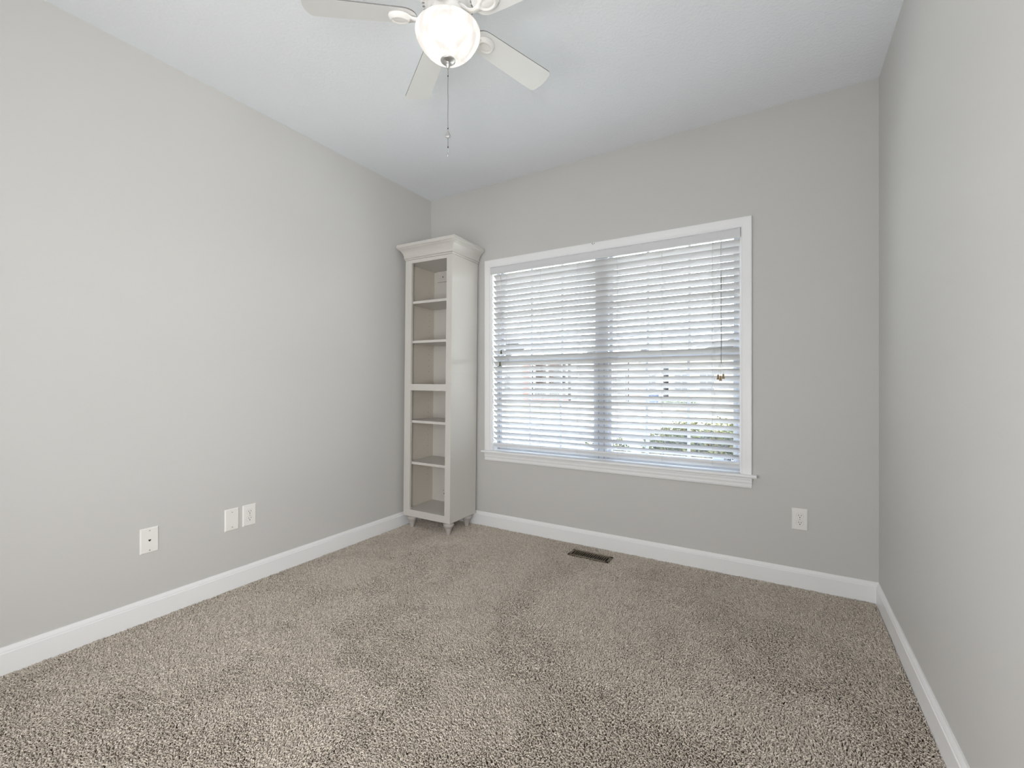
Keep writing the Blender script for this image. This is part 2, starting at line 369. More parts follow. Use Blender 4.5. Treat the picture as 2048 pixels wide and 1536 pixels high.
for x, ze in ((0.746, 1.372), (0.734, 1.278)):
    mb = MB().tube([(x + 0.001, yc_ + 0.004, 2.03), (x, yc_, 1.9), (x + 0.001, yc_, ze + 0.02)], 0.0009, 5)
    tcd = bp(mb, 'tilt_cord', M['cord'])
    t_ = tassel((x + 0.001, yc_, ze), None, 1.05).build('tassel', M['olive']); t_.parent = tcd; t_['label'] = 'dark olive tassel'

# small white sticker inside the lower right corner of the glass
stk = thing('window_sticker', 'small white and navy sticker on the glass at the lower right window corner', 'sticker', (2.330, 0.0905, 0.664))
MB().box(-0.060, 0.050, -0.0006, 0.0002, -0.012, 0.012).build('sticker_sheet', mat('sticker_white', (0.72, 0.8, 0.9), 0.5), stk)
MB().box(0.006, 0.046, -0.0012, -0.0005, -0.009, 0.011).build('navy_patch', mat('sticker_navy', (0.01, 0.02, 0.09), 0.5), stk)
def text(name, body, size, loc, m, parent, rot=(R(90), 0, 0)):
    cu = bpy.data.curves.new(name, 'FONT'); cu.body = body; cu.size = size; cu.extrude = 0.0001; cu.align_x = 'CENTER'; cu.materials.append(m)
    t_ = bpy.data.objects.new(name, cu); COL.objects.link(t_); bpy.context.view_layer.update()
    me = bpy.data.meshes.new_from_object(t_.evaluated_get(bpy.context.evaluated_depsgraph_get())); bpy.data.objects.remove(t_)
    o = bpy.data.objects.new(name, me); COL.objects.link(o); o.parent = parent; o.location = loc; o.rotation_euler = rot; return o
text('lettering', 'APCC', 0.0145, (0.026, -0.0014, -0.007), M['plate'], stk)
mb = MB()
for k, (a, c) in enumerate(((-0.054, -0.043), (-0.040, -0.030), (-0.028, -0.014), (-0.012, -0.0))): mb.box(a, c, -0.0011, -0.0005, 0.004 - 0.0008 * k, 0.0075 - 0.0008 * k)
mb.build('printed_line', mat('sticker_blue', (0.03, 0.08, 0.25), 0.5), stk)

# little dark hook left in the top casing
hk = thing('curtain_hook', 'tiny dark bent hook left in the top of the window casing', 'hook', (1.511, -0.018, 2.121))
MB().tube([(-0.006, 0.0, 0.008), (-0.0055, -0.006, 0.003), (-0.003, -0.010, -0.003), (0.0, -0.009, -0.006), (0.003, -0.006, -0.005)], 0.0013, 6).build('hook_wire', M['dark'], hk)
nh = thing('nail', 'small dark nail head beside the hook on the window casing', 'nail', (1.520, -0.018, 2.122), (R(90), 0, 0))
MB().lathe([(0.0026, -0.002), (0.0026, 0.0015), (0.001, 0.0022)], 10).build('nail_head', M['dark'], nh)

# ------------------------------------------------------------------ corner bookcase
bc = thing('bookcase', 'tall narrow cream open bookcase with crown moulding standing in the corner', 'bookcase', (0.0505, -0.389, 0.0), (R(-0.25), R(0.50), R(1.66)))
W_, D_, B0, B1 = 0.463, 0.344, 0.086, 2.118
C_ = M['cab']
lsp = MB().box(0, 0.019, 0.019, D_, B0, B1).build('side_panel', mat('cabinet_inner_tan', (0.60, 0.555, 0.49), 0.4), bc)
sp = MB().box(W_ - 0.019, W_, 0.019, D_, B0, B1).build('side_panel', C_, bc)
ff = MB().box(0, 0.064, 0, 0.019, B0, B1).box(0.412, W_, 0, 0.019, B0, B1)
ff.box(0.064, 0.412, 0, 0.019, 2.092, B1).box(0.064, 0.412, 0, 0.019, 1.085, 1.135).box(0.064, 0.412, 0, 0.019, B0, 0.139)
ff.build('face_frame', C_, bc)
MB().box(0.019, W_ - 0.019, D_ - 0.008, D_ - 0.002, B0 + 0.02, B1).build('back_panel', C_, bc)
MB().box(0.019, W_ - 0.019, 0.019, D_ - 0.008, 0.119, 0.138).build('bottom_panel', C_, bc)
MB().box(0.019, W_ - 0.019, 0.019, D_ - 0.008, 2.094, 2.112).build('top_panel', C_, bc)
cl = MB().box(0.060, W_ - 0.025, D_ - 0.026, D_ - 0.008, 2.005, 2.093).build('hanging_rail', C_, bc)
hs = MB().lathe([(0.005, -0.003), (0.005, 0.001), (0.002, 0.002)], 12, T=Matrix.Translation((0.125, D_ - 0.027, 2.045)) @ Matrix.Rotation(R(90), 4, 'X')).build('screw', M['dark']); hs.parent = cl
MB().box(0.021, W_ - 0.021, 0.019, D_ - 0.008, 1.100, 1.120).build('shelf', C_, bc)
for z, dz in ((1.783, 0.0), (1.470, 0.0), (0.836, 0), (0.506, 0)):
    MB().box(0.0205, W_ - 0.0205, 0.021, D_ - 0.012, z - 0.010, z + 0.010).build('shelf', C_, bc, bevel=0.001)
hole0 = None
for (a, c) in ((1.24, 2.0), (0.32, 1.04)):
    for k in range(int((c - a) / 0.048)):
        for yy in (0.066, 0.272):
            zz = a + 0.048 * k
            if min(abs(zz - q) for q in (1.783, 1.470, 0.836, 0.506)) < 0.014: continue
            if hole0 is None:
                hole0 = MB().lathe([(0.0027, 0), (0.0027, 0.0006)], 8, T=Matrix.Rotation(R(90), 4, 'Y'), smooth=False).build('pin_hole', mat('hole_brown', (0.16, 0.12, 0.09), 0.8), lsp); h_ = hole0
            else: h_ = hole0.copy(); COL.objects.link(h_)
            h_.location = (0.0191, yy, zz)
MB().lathe([(0.003, -0.004), (0.003, 0.012)], 10, T=Matrix.Translation((0.040, 0.034, 1.775)) @ Matrix.Rotation(R(90), 4, 'X')).box(0.024, 0.034, 0.020, 0.030, 1.793, 1.812).build('shelf_clip', M['dark'], bc)
for x_, z_, r_ in ((0.145, 0.205, 0.004), (0.140, 0.232, 0.0025)):
    MB().lathe([(r_, 0), (r_, 0.0015)], 10, T=Matrix.Translation((x_, D_ - 0.008, z_)) @ Matrix.Rotation(R(90), 4, 'X')).build('back_hole', M['hole'], bc)
# crown moulding mitred round three sides
cp = [(0.0, 2.096), (0.004, 2.097), (0.006, 2.101), (0.006, 2.108), (0.0035, 2.110), (0.010, 2.112), (0.0125, 2.116), (0.012, 2.121), (0.010, 2.123), (0.0115, 2.135), (0.016, 2.150), (0.023, 2.166), (0.033, 2.181), (0.043, 2.190), (0.049, 2.195), (0.049, 2.200), (0.055, 2.203), (0.0575, 2.208), (0.0575, 2.228), (0.054, 2.232), (0.054, 2.2345)]
cp = [(o_, 2.119 + (z_ - 2.096) * 0.852) for o_, z_ in cp]
mb = MB(); vs = []; KR = 1.08; KL = 0.85
for o_, z in cp: vs += [(-o_ * KL, D_, z), (-o_ * KL, -o_, z), (W_ + o_ * KR, -o_, z), (W_ + o_ * KR, D_, z)]
n = len(cp); fs = []
for i in range(n - 1):
    for k in range(3): fs.append((4 * i + k, 4 * i + k + 1, 4 * i + k + 5, 4 * i + k + 4))
    fs.append((4 * i + 3, 4 * i, 4 * i + 4, 4 * i + 7))
fs.append((4 * n - 4, 4 * n - 3, 4 * n - 2, 4 * n - 1)); fs.append((3, 2, 1, 0))
mb.add(vs, fs); mb.build('crown_moulding', C_, bc)
fp = [(0.0155, -0.022), (0.0165, -0.004), (0.020, 0.012), (0.0255, 0.028), (0.0300, 0.040), (0.0318, 0.0435), (0.0335, 0.0455), (0.0385, 0.052), (0.0415, 0.060), (0.0420, 0.067), (0.0400, 0.074), (0.0345, 0.0795), (0.0300, 0.0815), (0.0300, 0.0862)]
for fx, fy in ((0.054, 0.046), (W_ - 0.046, 0.046), (0.054, D_ - 0.05), (W_ - 0.046, D_ - 0.058)):
    MB().lathe(fp, 28, (fx, fy, 0)).build('foot', mat('foot_paint', (0.50, 0.465, 0.44), 0.4) if 'foot_paint' not in bpy.data.materials else bpy.data.materials['foot_paint'], bc)

# ------------------------------------------------------------------ wall plates
def plate_local(parent, w_=0.076, h_=0.122, t_=0.006):
    a, c = w_ / 2, h_ / 2; i_ = 0.005
    vs = [(-a, 0, -c), (a, 0, -c), (a, 0, c), (-a, 0, c), (-a, -0.002, -c), (a, -0.002, -c), (a, -0.002, c), (-a, -0.002, c),
          (-a + i_, -t_, -c + i_), (a - i_, -t_, -c + i_), (a - i_, -t_, c - i_), (-a + i_, -t_, c - i_)]
    fs = [(0, 1, 2, 3)] + [(k, (k + 1) % 4, (k + 1) % 4 + 4, k + 4) for k in range(4)] + [(k + 4, (k + 1) % 4 + 4, (k + 1) % 4 + 8, k + 8) for k in range(4)] + [(8, 9, 10, 11)]
    return MB().add(vs, fs).build('cover_plate', M['plate'], parent)
RX90 = Matrix.Rotation(R(90), 4, 'X')
def screw(parent, z, r=0.0032, m='screw'):
    MB().lathe([(r, 0), (r, 0.0012), (r * 0.5, 0.0016)], 14, T=Matrix.Translation((0, -0.006, z)) @ RX90).box(-r * 0.8, r * 0.8, -0.0078, -0.0074, z - 0.0004, z + 0.0004, 1).build('screw', [M[m], M['hole']], parent)
def outlet(name, label, loc, rz):
    t = thing(name, label, 'electrical outlet', loc, (0, 0, rz), group='white duplex outlets')
    plate_local(t)
    for zc in (0.0195, -0.0195):
        pts = []
        for k in range(28):
            a = 2 * PI * k / 28; pts.append((0.0172 * math.cos(a), max(-0.0135, min(0.0135, 0.0172 * math.sin(a))) + zc))
        mb = MB().prism([(p[0] * 1.06, (p[1] - zc) * 1.06 + zc) for p in pts], 1, -0.0062, -0.0055, 1)
        mb.prism(pts, 1, -0.0082, -0.006, 0)
        rc = mb.build('receptacle', [M['plate'], M['caulk']], t)
        for dx, hh in ((-0.0063, 0.0042), (0.0063, 0.0035)):
            MB().box(dx - 0.0011, dx + 0.0011, -0.0085, -0.0080, zc + 0.0035 - hh, zc + 0.0035 + hh).build('slot', M['hole'], rc)
        MB().lathe([(0.0026, 0), (0.0026, 0.0006)], 12, T=Matrix.Translation((0, -0.0080, zc - 0.0078)) @ RX90).build('ground_hole', M['hole'], rc)
    screw(t, 0, 0.0028)
    return t
outlet('wall_outlet', 'white duplex outlet on the window wall right of the window', (2.734, 0, 0.371), 0)
outlet('wall_outlet', 'white duplex outlet on the left wall, right beside the blank plate', (0, -1.571, 0.376), R(90))
t = thing('blank_wall_plate', 'white blank cover plate on the left wall, just left of the outlet', 'wall plate', (0, -1.667, 0.374), (0, 0, R(90)))
plate_local(t); screw(t, 0.0415); screw(t, -0.0415)
t = thing('phone_jack', 'white wall plate with a dark phone socket, low on left wall, farthest from the bookcase', 'wall plate', (0, -2.049, 0.373), (0, 0, R(90)))
plate_local(t); screw(t, 0.0475); screw(t, -0.0475)
MB().prism([(-0.0055, 0.004), (0.0055, 0.004), (0.0055, -0.001), (0.003, -0.001), (0.003, -0.005), (-0.003, -0.005), (-0.003, -0.001), (-0.0055, -0.001)], 1, -0.0066, -0.0058).build('socket', M['hole'], t)
nd = thing('nail', 'tiny dark nail head low on the window wall below the outlet', 'nail', (2.779, 0, 0.150), (R(90), 0, 0))
MB().lathe([(0.0018, -0.001), (0.0018, 0.0008), (0.0007, 0.0012)], 10).build('nail_head', M['caulk'], nd)

# ------------------------------------------------------------------ floor register
VX, VY = 1.552, -0.180
VW, VD = 0.282, 0.108
PILE = -0.012
rg = thing('floor_register', 'brown metal floor vent set in the carpet under the window', 'floor vent', (VX, VY, PILE), (0, 0, R(-1.0)))
mb = MB(); a, c = VW / 2, VD / 2; e = 0.017
mb.box(-a, a, -c, -c + e, -0.004, 0.002).box(-a, a, c - e, c, -0.004, 0.002).box(-a, -a + e, -c, c, -0.004, 0.002).box(a - e, a, -c, c, -0.004, 0.002)
mb.build('register_frame', M['register'], rg, bevel=0.0012)
N = 17; st_ = (VW - 2 * e) / N
for k in range(N - 1):
    x = -a + e + st_ * (k + 1)
    MB().box(x - 0.0022, x + 0.0022, -c + e - 0.001, c - e + 0.001, -0.006, 0.001).build('louvre', M['register'], rg)
MB().box(-a + 0.004, a - 0.004, -c + 0.004, c - 0.004, -0.0165, -0.0155).build('duct', M['duct'], rg)

# ------------------------------------------------------------------ ceiling fan
FX, FY, ZBL = 1.54, -1.65, 2.546
fan = thing('ceiling_fan', 'white five blade ceiling fan with a lit alabaster glass bowl', 'ceiling fan', (FX, FY, H))
def fz(z): return z - H
hp = [(0.058, 0), (0.062, -0.012), (0.075, -0.022), (0.098, -0.040), (0.109, -0.060), (0.112, -0.085), (0.112, -0.108), (0.109, -0.118), (0.104, -0.128), (0.098, -0.138), (0.082, -0.150), (0.079, -0.147), (0.074, -0.150), (0.072, -0.156), (0.040, -0.158)]
mh = MB().lathe(hp, 64).build('motor_housing', M['fan'], fan)
mb = MB()
for k in range(36):
    a = 2 * PI * k / 36
    T = Matrix.Rotation(a, 4, 'Z') @ Matrix.Translation((0.0925, 0, -0.1435)) @ Matrix.Rotation(R(37), 4, 'Y') @ Matrix.Rotation(R(28), 4, 'Z')
    mb.box(-0.0080, 0.0080, -0.0016, 0.0016, -0.0035, 0.0006, T=T)
vsl = mb.build('vent_slots', mat('slot_grey', (0.30, 0.30, 0.29), 0.7)); vsl.parent = mh
sw = MB().lathe([(0.040, -0.150), (0.060, -0.156), (0.064, -0.162), (0.064, -0.176), (0.058, -0.186), (0.058, -0.200), (0.064, -0.208), (0.074, -0.214), (0.082, -0.220), (0.084, -0.224), (0.084, -0.232), (0.078, -0.237), (0.05, -0.235)], 48).build('light_fitter', M['fan'], fan)
# blade outline
def blade_outline():
    pts = []
    r0, r1 = 0.118, 0.536; hw0, hw1 = 0.050, 0.0605
    for k in range(13):            # rounded inner end
        a = PI / 2 + PI * k / 12
        pts.append((r0 + 0.052 + 0.052 * math.cos(a), hw0 * math.sin(a)))
    rc = 0.022
    for k in range(7):
        a = -PI / 2 + PI / 2 * k / 6; pts.append((r1 - rc - 0.006 + rc * math.cos(a), -hw1 + rc + rc * math.sin(a)))
    for y in np.linspace(-hw1 + rc, hw1 - rc, 7)[1:-1]: pts.append((r1 - 0.006 + 0.006 * (1 - (y / (hw1 - rc)) ** 2), y))
    for k in range(7):
        a = PI / 2 * k / 6; pts.append((r1 - rc - 0.006 + rc * math.cos(a), hw1 - rc + rc * math.sin(a)))
    return pts
def blade_mesh():
    mb = MB(); P = blade_outline(); n = len(P)
    vs = [(p[0], p[1], -0.0021) for p in P] + [(p[0], p[1], 0.0021) for p in P]
    mb.add(vs, [tuple(range(n))[::-1], tuple(range(n, 2 * n))], 0)
    mb.add(vs, [(i, (i + 1) % n, (i + 1) % n + n, i + n) for i in range(n)], 1)
    return mb
def oval(mb, cx_, a_, b_, prof, n=32, mi=0):
    vs = []; fs = []
    for s_, z in prof:
        for k in range(n): t = 2 * PI * k / n; vs.append((cx_ + (a_ + s_) * math.cos(t), (b_ + s_) * math.sin(t), z))
    for i in range(len(prof) - 1):
        for k in range(n): fs.append((i * n + k, i * n + (k + 1) % n, (i + 1) * n + (k + 1) % n, (i + 1) * n + k))
    fs.append(tuple((len(prof) - 1) * n + k for k in range(n))); fs.append(tuple(range(n))[::-1])
    mb.add(vs, fs, mi, True)
PITCHB = R(-12)
first = None
for az in (74, 146, 218, 290, 2):
    a = R(az)
    Trot = Matrix.Translation((0, 0, fz(ZBL))) @ Matrix.Rotation(a, 4, 'Z') @ Matrix.Rotation(PITCHB, 4, 'X')
    if first is None: bl = blade_mesh().build('blade', [M['blade'], M['bladeedge']], fan); first = bl
    else: bl = first.copy(); COL.objects.link(bl)
    bl.matrix_basis = Trot
irn = None
for az in (74, 146, 218, 290, 2):
    Trot = Matrix.Translation((0, 0, fz(ZBL))) @ Matrix.Rotation(R(az), 4, 'Z')
    if irn is None:
        mb = MB()
        # curved arm from the hub out under the blade
        secs = [(0.060, 0.020, 0.012, 0.030), (0.080, 0.017, 0.010, 0.014), (0.100, 0.011, 0.009, -0.006), (0.118, 0.009, 0.008, -0.013), (0.134, 0.012, 0.007, -0.012), (0.150, 0.020, 0.006, -0.0095)]
        vs = []; fs = []
        for r_, hw, th, zz in secs:
            sl = math.tan(PITCHB)
            vs += [(r_, -hw, zz - th / 2), (r_, hw, zz - th / 2), (r_, hw * 0.8, zz + th / 2), (r_, -hw * 0.8, zz + th / 2)]
        for i in range(len(secs) - 1):
            for k in range(4): fs.append((4 * i + k, 4 * i + (k + 1) % 4, 4 * i + (k + 1) % 4 + 4, 4 * i + k + 4))
        fs += [(0, 1, 2, 3), (len(vs) - 1, len(vs) - 2, len(vs) - 3, len(vs) - 4)]
        mb.add(vs, fs, 0, True)
        irn = mb.build('blade_bracket', M['fan'], fan); irn.matrix_basis = Trot
        mb = MB()
        oval(mb, 0.183, 0.034, 0.024, [(0.010, -0.003), (0.009, -0.008), (0.004, -0.016), (0.0, -0.0205), (-0.002, -0.0215), (-0.0045, -0.0205), (-0.007, -0.017), (-0.0085, -0.0165), (-0.012, -0.0190), (-0.020, -0.0195)])
        md = mb.build('medallion', M['fan']); md.parent = irn; md.matrix_basis = Matrix.Rotation(PITCHB, 4, 'X')
        irn0, md0 = irn, md
    else:
        i2 = irn0.copy(); COL.objects.link(i2); i2.matrix_basis = Trot
        m2 = md0.copy(); COL.objects.link(m2); m2.parent = i2
# bowl
bpf = [(0.006, 2.3855), (0.022, 2.387), (0.038, 2.3915), (0.056, 2.3995), (0.074, 2.411), (0.090, 2.426), (0.104, 2.443), (0.115, 2.461), (0.1222, 2.477), (0.1250, 2.490), (0.1240, 2.498), (0.1180, 2.5045), (0.108, 2.507), (0.096, 2.508), (0.086, 2.5095)]
bo = MB().lathe([(r_, fz(z)) for r_, z in bpf], 64, cap=False).build('glass_bowl', M['bowl'], fan)
fi = MB().lathe([(0.0, 2.4000), (0.0255, 2.3915), (0.0288, 2.386), (0.0275, 2.3835), (0.020, 2.380), (0.010, 2.3775), (0.0085, 2.375), (0.0095, 2.371), (0.0090, 2.366), (0.006, 2.362), (0.005, 2.356), (0.0, 2.3545)], 32)
fi = MB().lathe([(r_, fz(z)) for r_, z in [(0.0, 2.4000), (0.0255, 2.3915), (0.0288, 2.386), (0.0275, 2.3835), (0.020, 2.380), (0.010, 2.3775), (0.0085, 2.375), (0.0095, 2.371), (0.0090, 2.366), (0.006, 2.362), (0.005, 2.356), (0.0, 2.3545)]], 32).build('finial', M['metal'], fan)
# ball chain, pendant and crystal drop
mb = MB(); z = 2.356; pr = [(0, -0.0013), (0.0013, 0), (0, 0.0013)]
def bead(mb, x, z, r=0.0016, mi=0):
    mb.lathe([(0.0002, fz(z) - r), (r * 0.8, fz(z) - r * 0.55), (r * 0.8, fz(z) + r * 0.55), (0.0002, fz(z) + r)], 6, (x, 0, 0), mi)
while z > 2.121:
    bead(mb, 0.0006 * math.sin(z * 60), z); z -= 0.0044
z = 2.088
while z > 2.055:
    bead(mb, 0, z); z -= 0.0044
mb.tube([(0, 0, fz(2.356)), (0, 0, fz(2.121))], 0.0005, 5).tube([(0, 0, fz(2.088)), (0, 0, fz(2.05))], 0.0005, 5)
ch = mb.build('pull_chain', M['chain'], fan)
for zz in (2.327, 2.124, 2.052):
    o = MB().lathe([(0.0005, -0.0035), (0.0022, -0.002), (0.0022, 0.002), (0.0005, 0.0035)], 10, (0, 0, fz(zz))).build('chain_connector', M['dark']); o.parent = ch
pd = MB().lathe([(0.0004, 0.0155), (0.002, 0.012), (0.0055, 0.004), (0.0095, -0.005), (0.0105, -0.010), (0.008, -0.0145), (0.0005, -0.016)], 20, T=Matrix.Translation((0, 0, fz(2.103))) @ Matrix.Rotation(R(31), 4, 'Z') @ Matrix.Diagonal((1, 0.45, 1, 1))).build('pendant', M['hammered']); pd.parent = ch
dr = MB().lathe([(0.0004, 0.0), (0.0016, -0.004), (0.0028, -0.014), (0.0030, -0.022), (0.0018, -0.031), (0.0004, -0.034)], 12, (0, 0, fz(2.048))).build('crystal_drop', M['crystal']); dr.parent = ch
for k, (dx, dy) in enumerate(((-0.030, -0.018), (0.034, 0.012))):
    p = lamp('bulb_light', 'POINT', (FX + dx, FY + dy, 2.474), BULB / 2, (1.0, 0.96, 0.91), shadow_soft_size=0.024)

# ------------------------------------------------------------------ carpet pile
def vnoise(x, y, s, seed):
    r_ = np.random.RandomState(seed); g = r_.rand(256, 256)
    u = x * s + 37.3; v = y * s + 91.7; i = np.floor(u).astype(int); j = np.floor(v).astype(int); fu = u - i; fv = v - j
    fu = fu * fu * (3 - 2 * fu); fv = fv * fv * (3 - 2 * fv); i %= 255; j %= 255
    return (g[i, j] * (1 - fu) + g[i + 1, j] * fu) * (1 - fv) + (g[i, j + 1] * (1 - fu) + g[i + 1, j + 1] * fu) * fv
def carpet():
    rng = np.random.RandomState(11)
    P = []
    for (x0, x1, y0, y1, sp) in ((T_, RX - T_, -3.25, -1.55, 0.0046), (T_, RX - T_, -1.55, -T_, 0.0051)):
        gx, gy = np.meshgrid(np.arange(x0, x1, sp), np.arange(y0, y1, sp))
        gx = gx.ravel() + rng.uniform(-.5, .5, gx.size) * sp; gy = gy.ravel() + rng.uniform(-.5, .5, gy.size) * sp
        P.append(np.stack([gx, gy, np.full(gx.size, sp / 0.0046)], 1))
    P = np.concatenate(P)
    keep = (P[:, 0] > T_ + 0.001) & (P[:, 0] < RX - T_ - 0.001) & (P[:, 1] < -T_ - 0.001)
    keep &= ~((abs(P[:, 0] - VX) < VW / 2 - 0.003) & (abs(P[:, 1] - VY) < VD / 2 - 0.003))
    P = P[keep]; n = len(P); x, y, k = P.T
    lean = 2 * PI * (vnoise(x, y, 2.2, 1) * 1.2 + vnoise(x, y, 9, 2) * 0.5) + rng.normal(0, 0.75, n)
    amt = 0.0035 + 0.0065 * rng.rand(n) ** 0.8 * (0.5 + vnoise(x, y, 5, 3))
    dens = vnoise(x, y, 28, 5) * 0.6 + vnoise(x, y, 75, 6) * 0.6
    hgt = (0.0115 + 0.0045 * rng.rand(n) + 0.0035 * (dens - 0.6))
    edge = np.minimum(np.minimum(x - T_, RX - T_ - x), -T_ - y)
    vdx = np.maximum(abs(x - VX) - VW / 2, 0); vdy = np.maximum(abs(y - VY) - VD / 2, 0); ve = np.hypot(vdx, vdy)
    ed = np.clip(np.minimum(edge, ve) / 0.011, 0.1, 1); amt *= ed
    c, s = np.cos(lean), np.sin(lean); curl = rng.uniform(-1, 1, n) * 0.0022 * ed
    NP = 5; pos = np.zeros((n, NP, 3)); zb = -0.0285
    for j, (t, a, h_, q) in enumerate(((0, 0, 0, 0), (0.3, 0.10, 0.40, 0.3), (0.55, 0.35, 0.78, 1.0), (0.8, 0.72, 1.0, 0.4), (1, 1.08, 0.93, -0.9))):
        pos[:, j, 0] = x + c * amt * a - s * curl * q
        pos[:, j, 1] = y + s * amt * a + c * curl * q
        pos[:, j, 2] = zb + hgt * h_
    rad = np.zeros((n, NP)); rb = 0.00132 * (0.8 + 0.45 * rng.rand(n)) * k
    for j, q in enumerate((0.8, 0.9, 1.0, 1.0, 0.55)): rad[:, j] = rb * q
    cu = bpy.data.hair_curves.new('carpet_pile'); cu.add_curves([NP] * n)
    cu.attributes['position'].data.foreach_set('vector', pos.astype(np.float32).ravel()) if 'position' in cu.attributes else cu.points.foreach_set('position', pos.astype(np.float32).ravel())
    ra = cu.attributes.get('radius') or cu.attributes.new('radius', 'FLOAT', 'POINT')
    ra.data.foreach_set('value', rad.astype(np.float32).ravel())
    tn = cu.attributes.new('tint', 'FLOAT', 'CURVE')
    tint = np.clip(0.5 + rng.normal(0, 0.22, n), 0, 1)
    tn.data.foreach_set('value', tint.astype(np.float32))
    m = bpy.data.materials.new('carpet_yarn'); m.use_nodes = True; nn = m.node_tree.nodes; L = m.node_tree.links; b_ = nn['Principled BSDF']
    at = nn.new('ShaderNodeAttribute'); at.attribute_name = 'tint'
    rp = nn.new('ShaderNodeValToRGB'); rp.color_ramp.elements[0].color = (*CARPET_A, 1); rp.color_ramp.elements[1].color = (*CARPET_B, 1)
    L.new(at.outputs['Fac'], rp.inputs[0]); L.new(rp.outputs[0], b_.inputs['Base Color']); b_.inputs['Roughness'].default_value = 0.8
    b_.inputs['Specular IOR Level'].default_value = 0.15
    cu.materials.append(m)
    o = bpy.data.objects.new('carpet_pile', cu); COL.objects.link(o)
    tag(o, 'beige brown frieze carpet pile covering the whole floor', 'carpet', kind='stuff')
CARPET_A = (0.41, 0.358, 0.305); CARPET_B = (0.90, 0.82, 0.725)
carpet()

# ------------------------------------------------------------------ outside
GZ = -0.32
m_near = mat('pale_dry_ground', (0.42, 0.38, 0.30), 0.9, var=(3, 0.12), bump=(60, 0.4, 0.02))
m_lawn = mat('dormant_lawn', (0.105, 0.080, 0.040), 0.9, var=(3, 0.15), bump=(60, 0.4, 0.02))
m_conc = mat('driveway_concrete', (0.42, 0.41, 0.40), 0.8, var=(1.5, 0.06))
m_road = mat('road_asphalt', (0.038, 0.040, 0.049), 0.85, var=(2, 0.08))
struct(MB().box(-70, 60, 6.6, 80, GZ - 0.1, GZ).build('ground', m_lawn))
struct(MB().box(-70, 60, WT, 6.6, GZ - 0.1, GZ).build('ground_near', m_near))
struct(MB().add([(-8.0, 19.8, GZ + 0.01), (-5.35, 10.6, GZ + 0.01), (-1.4, 10.6, GZ + 0.01), (-2.6, 26.5, GZ + 0.01), (-9.9, 26.5, GZ + 0.01),
                 (-8.0, 19.8, GZ), (-5.35, 10.6, GZ), (-1.4, 10.6, GZ), (-2.6, 26.5, GZ), (-9.9, 26.5, GZ)],
                [(0, 1, 2, 3, 4)] + [(k, (k + 1) % 5, (k + 1) % 5 + 5, k + 5) for k in range(5)]).build('driveway', m_conc))
struct(MB().box(-60, 40, 6.6, 10.6, GZ, GZ + 0.02).build('street', m_road))

def shrub(name, label, cx_, cy_, rx, ry, h_, n, seed, m, size=0.03, grp=None):
    rr = random.Random(seed); t = thing(name, label, 'shrub', (cx_, cy_, GZ), group=grp)
    mb = MB()
    for k in range(n):
        a = rr.uniform(0, 2 * PI); u = rr.uniform(0, 1); ph = math.acos(1 - u * 0.98); q = rr.uniform(0.86, 1.0) * (1 + 0.05 * math.sin(5 * a + 3 * ph))
        kx = max(abs(math.cos(a)), abs(math.sin(a))) ** 0.6; p = Vector((rx * q * math.sin(ph) ** 0.6 * math.cos(a) / kx, ry * q * math.sin(ph) ** 0.6 * math.sin(a) / kx, h_ * 0.15 + h_ * 0.85 * q * max(0, math.cos(ph)) ** 0.55))
        if rr.random() < 0.25: p.z = rr.uniform(0.05, h_ * 0.4)
        d = Vector((rr.uniform(-1, 1), rr.uniform(-1, 1), rr.uniform(-0.2, 1))).normalized(); s_ = d.cross(Vector((rr.uniform(-1, 1), rr.uniform(-1, 1), rr.uniform(-1, 1)))).normalized()
        l_ = size * rr.uniform(0.7, 1.4); w_ = l_ * 0.3; nn = d.cross(s_) * l_ * 0.15
        mb.add([p, p + d * l_ * .5 + s_ * w_ + nn, p + d * l_, p + d * l_ * .5 - s_ * w_ + nn], [(0, 1, 2, 3)])
    mb.build('foliage', m, t)
    mb = MB(); rg_ = []
    for i in range(9):
        ph = PI / 2 * i / 8
        rg_.append((0.90 * math.cos(ph) ** 0.6 if i < 8 else 0.0, h_ * 0.15 + h_ * 0.75 * math.sin(ph) ** 0.55))
    mb.lathe([(0.45, 0.0), (0.7, h_ * 0.12)] + rg_, 24, T=Matrix.Diagonal((rx, ry, 1, 1))); mb.build('dark_core', bpy.data.materials.get('core_dark') or mat('core_dark', (0.014, 0.016, 0.011), 0.9, bump=(40, 1, 0.05)), t)  # solid dark core added for the shade in gaps between leaves
    mb = MB()
    for k in range(9):
        a = 2 * PI * k / 9; mb.tube([(0.03 * math.cos(a), 0.03 * math.sin(a), 0), (rx * .3 * math.cos(a), ry * .3 * math.sin(a), h_ * .4), (rx * .6 * math.cos(a), ry * .6 * math.sin(a), h_ * .75)], [0.012, 0.008, 0.003], 6)
    mb.build('stem', mat('stem_brown', (0.12, 0.08, 0.05), 0.9) if 'stem_brown' not in bpy.data.materials else bpy.data.materials['stem_brown'], t)
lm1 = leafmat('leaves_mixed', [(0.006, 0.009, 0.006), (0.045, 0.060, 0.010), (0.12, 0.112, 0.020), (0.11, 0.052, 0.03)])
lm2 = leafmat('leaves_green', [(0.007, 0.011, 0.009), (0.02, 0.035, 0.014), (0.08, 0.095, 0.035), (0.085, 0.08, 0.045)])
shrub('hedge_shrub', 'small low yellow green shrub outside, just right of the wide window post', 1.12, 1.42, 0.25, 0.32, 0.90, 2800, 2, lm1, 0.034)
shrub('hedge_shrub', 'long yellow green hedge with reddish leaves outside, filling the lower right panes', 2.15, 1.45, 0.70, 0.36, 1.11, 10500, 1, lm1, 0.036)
shrub('low_plant', 'low sparse plant outside at the bottom of the left panes', 0.42, 1.05, 0.30, 0.16, 0.74, 500, 4, lm1, 0.025)

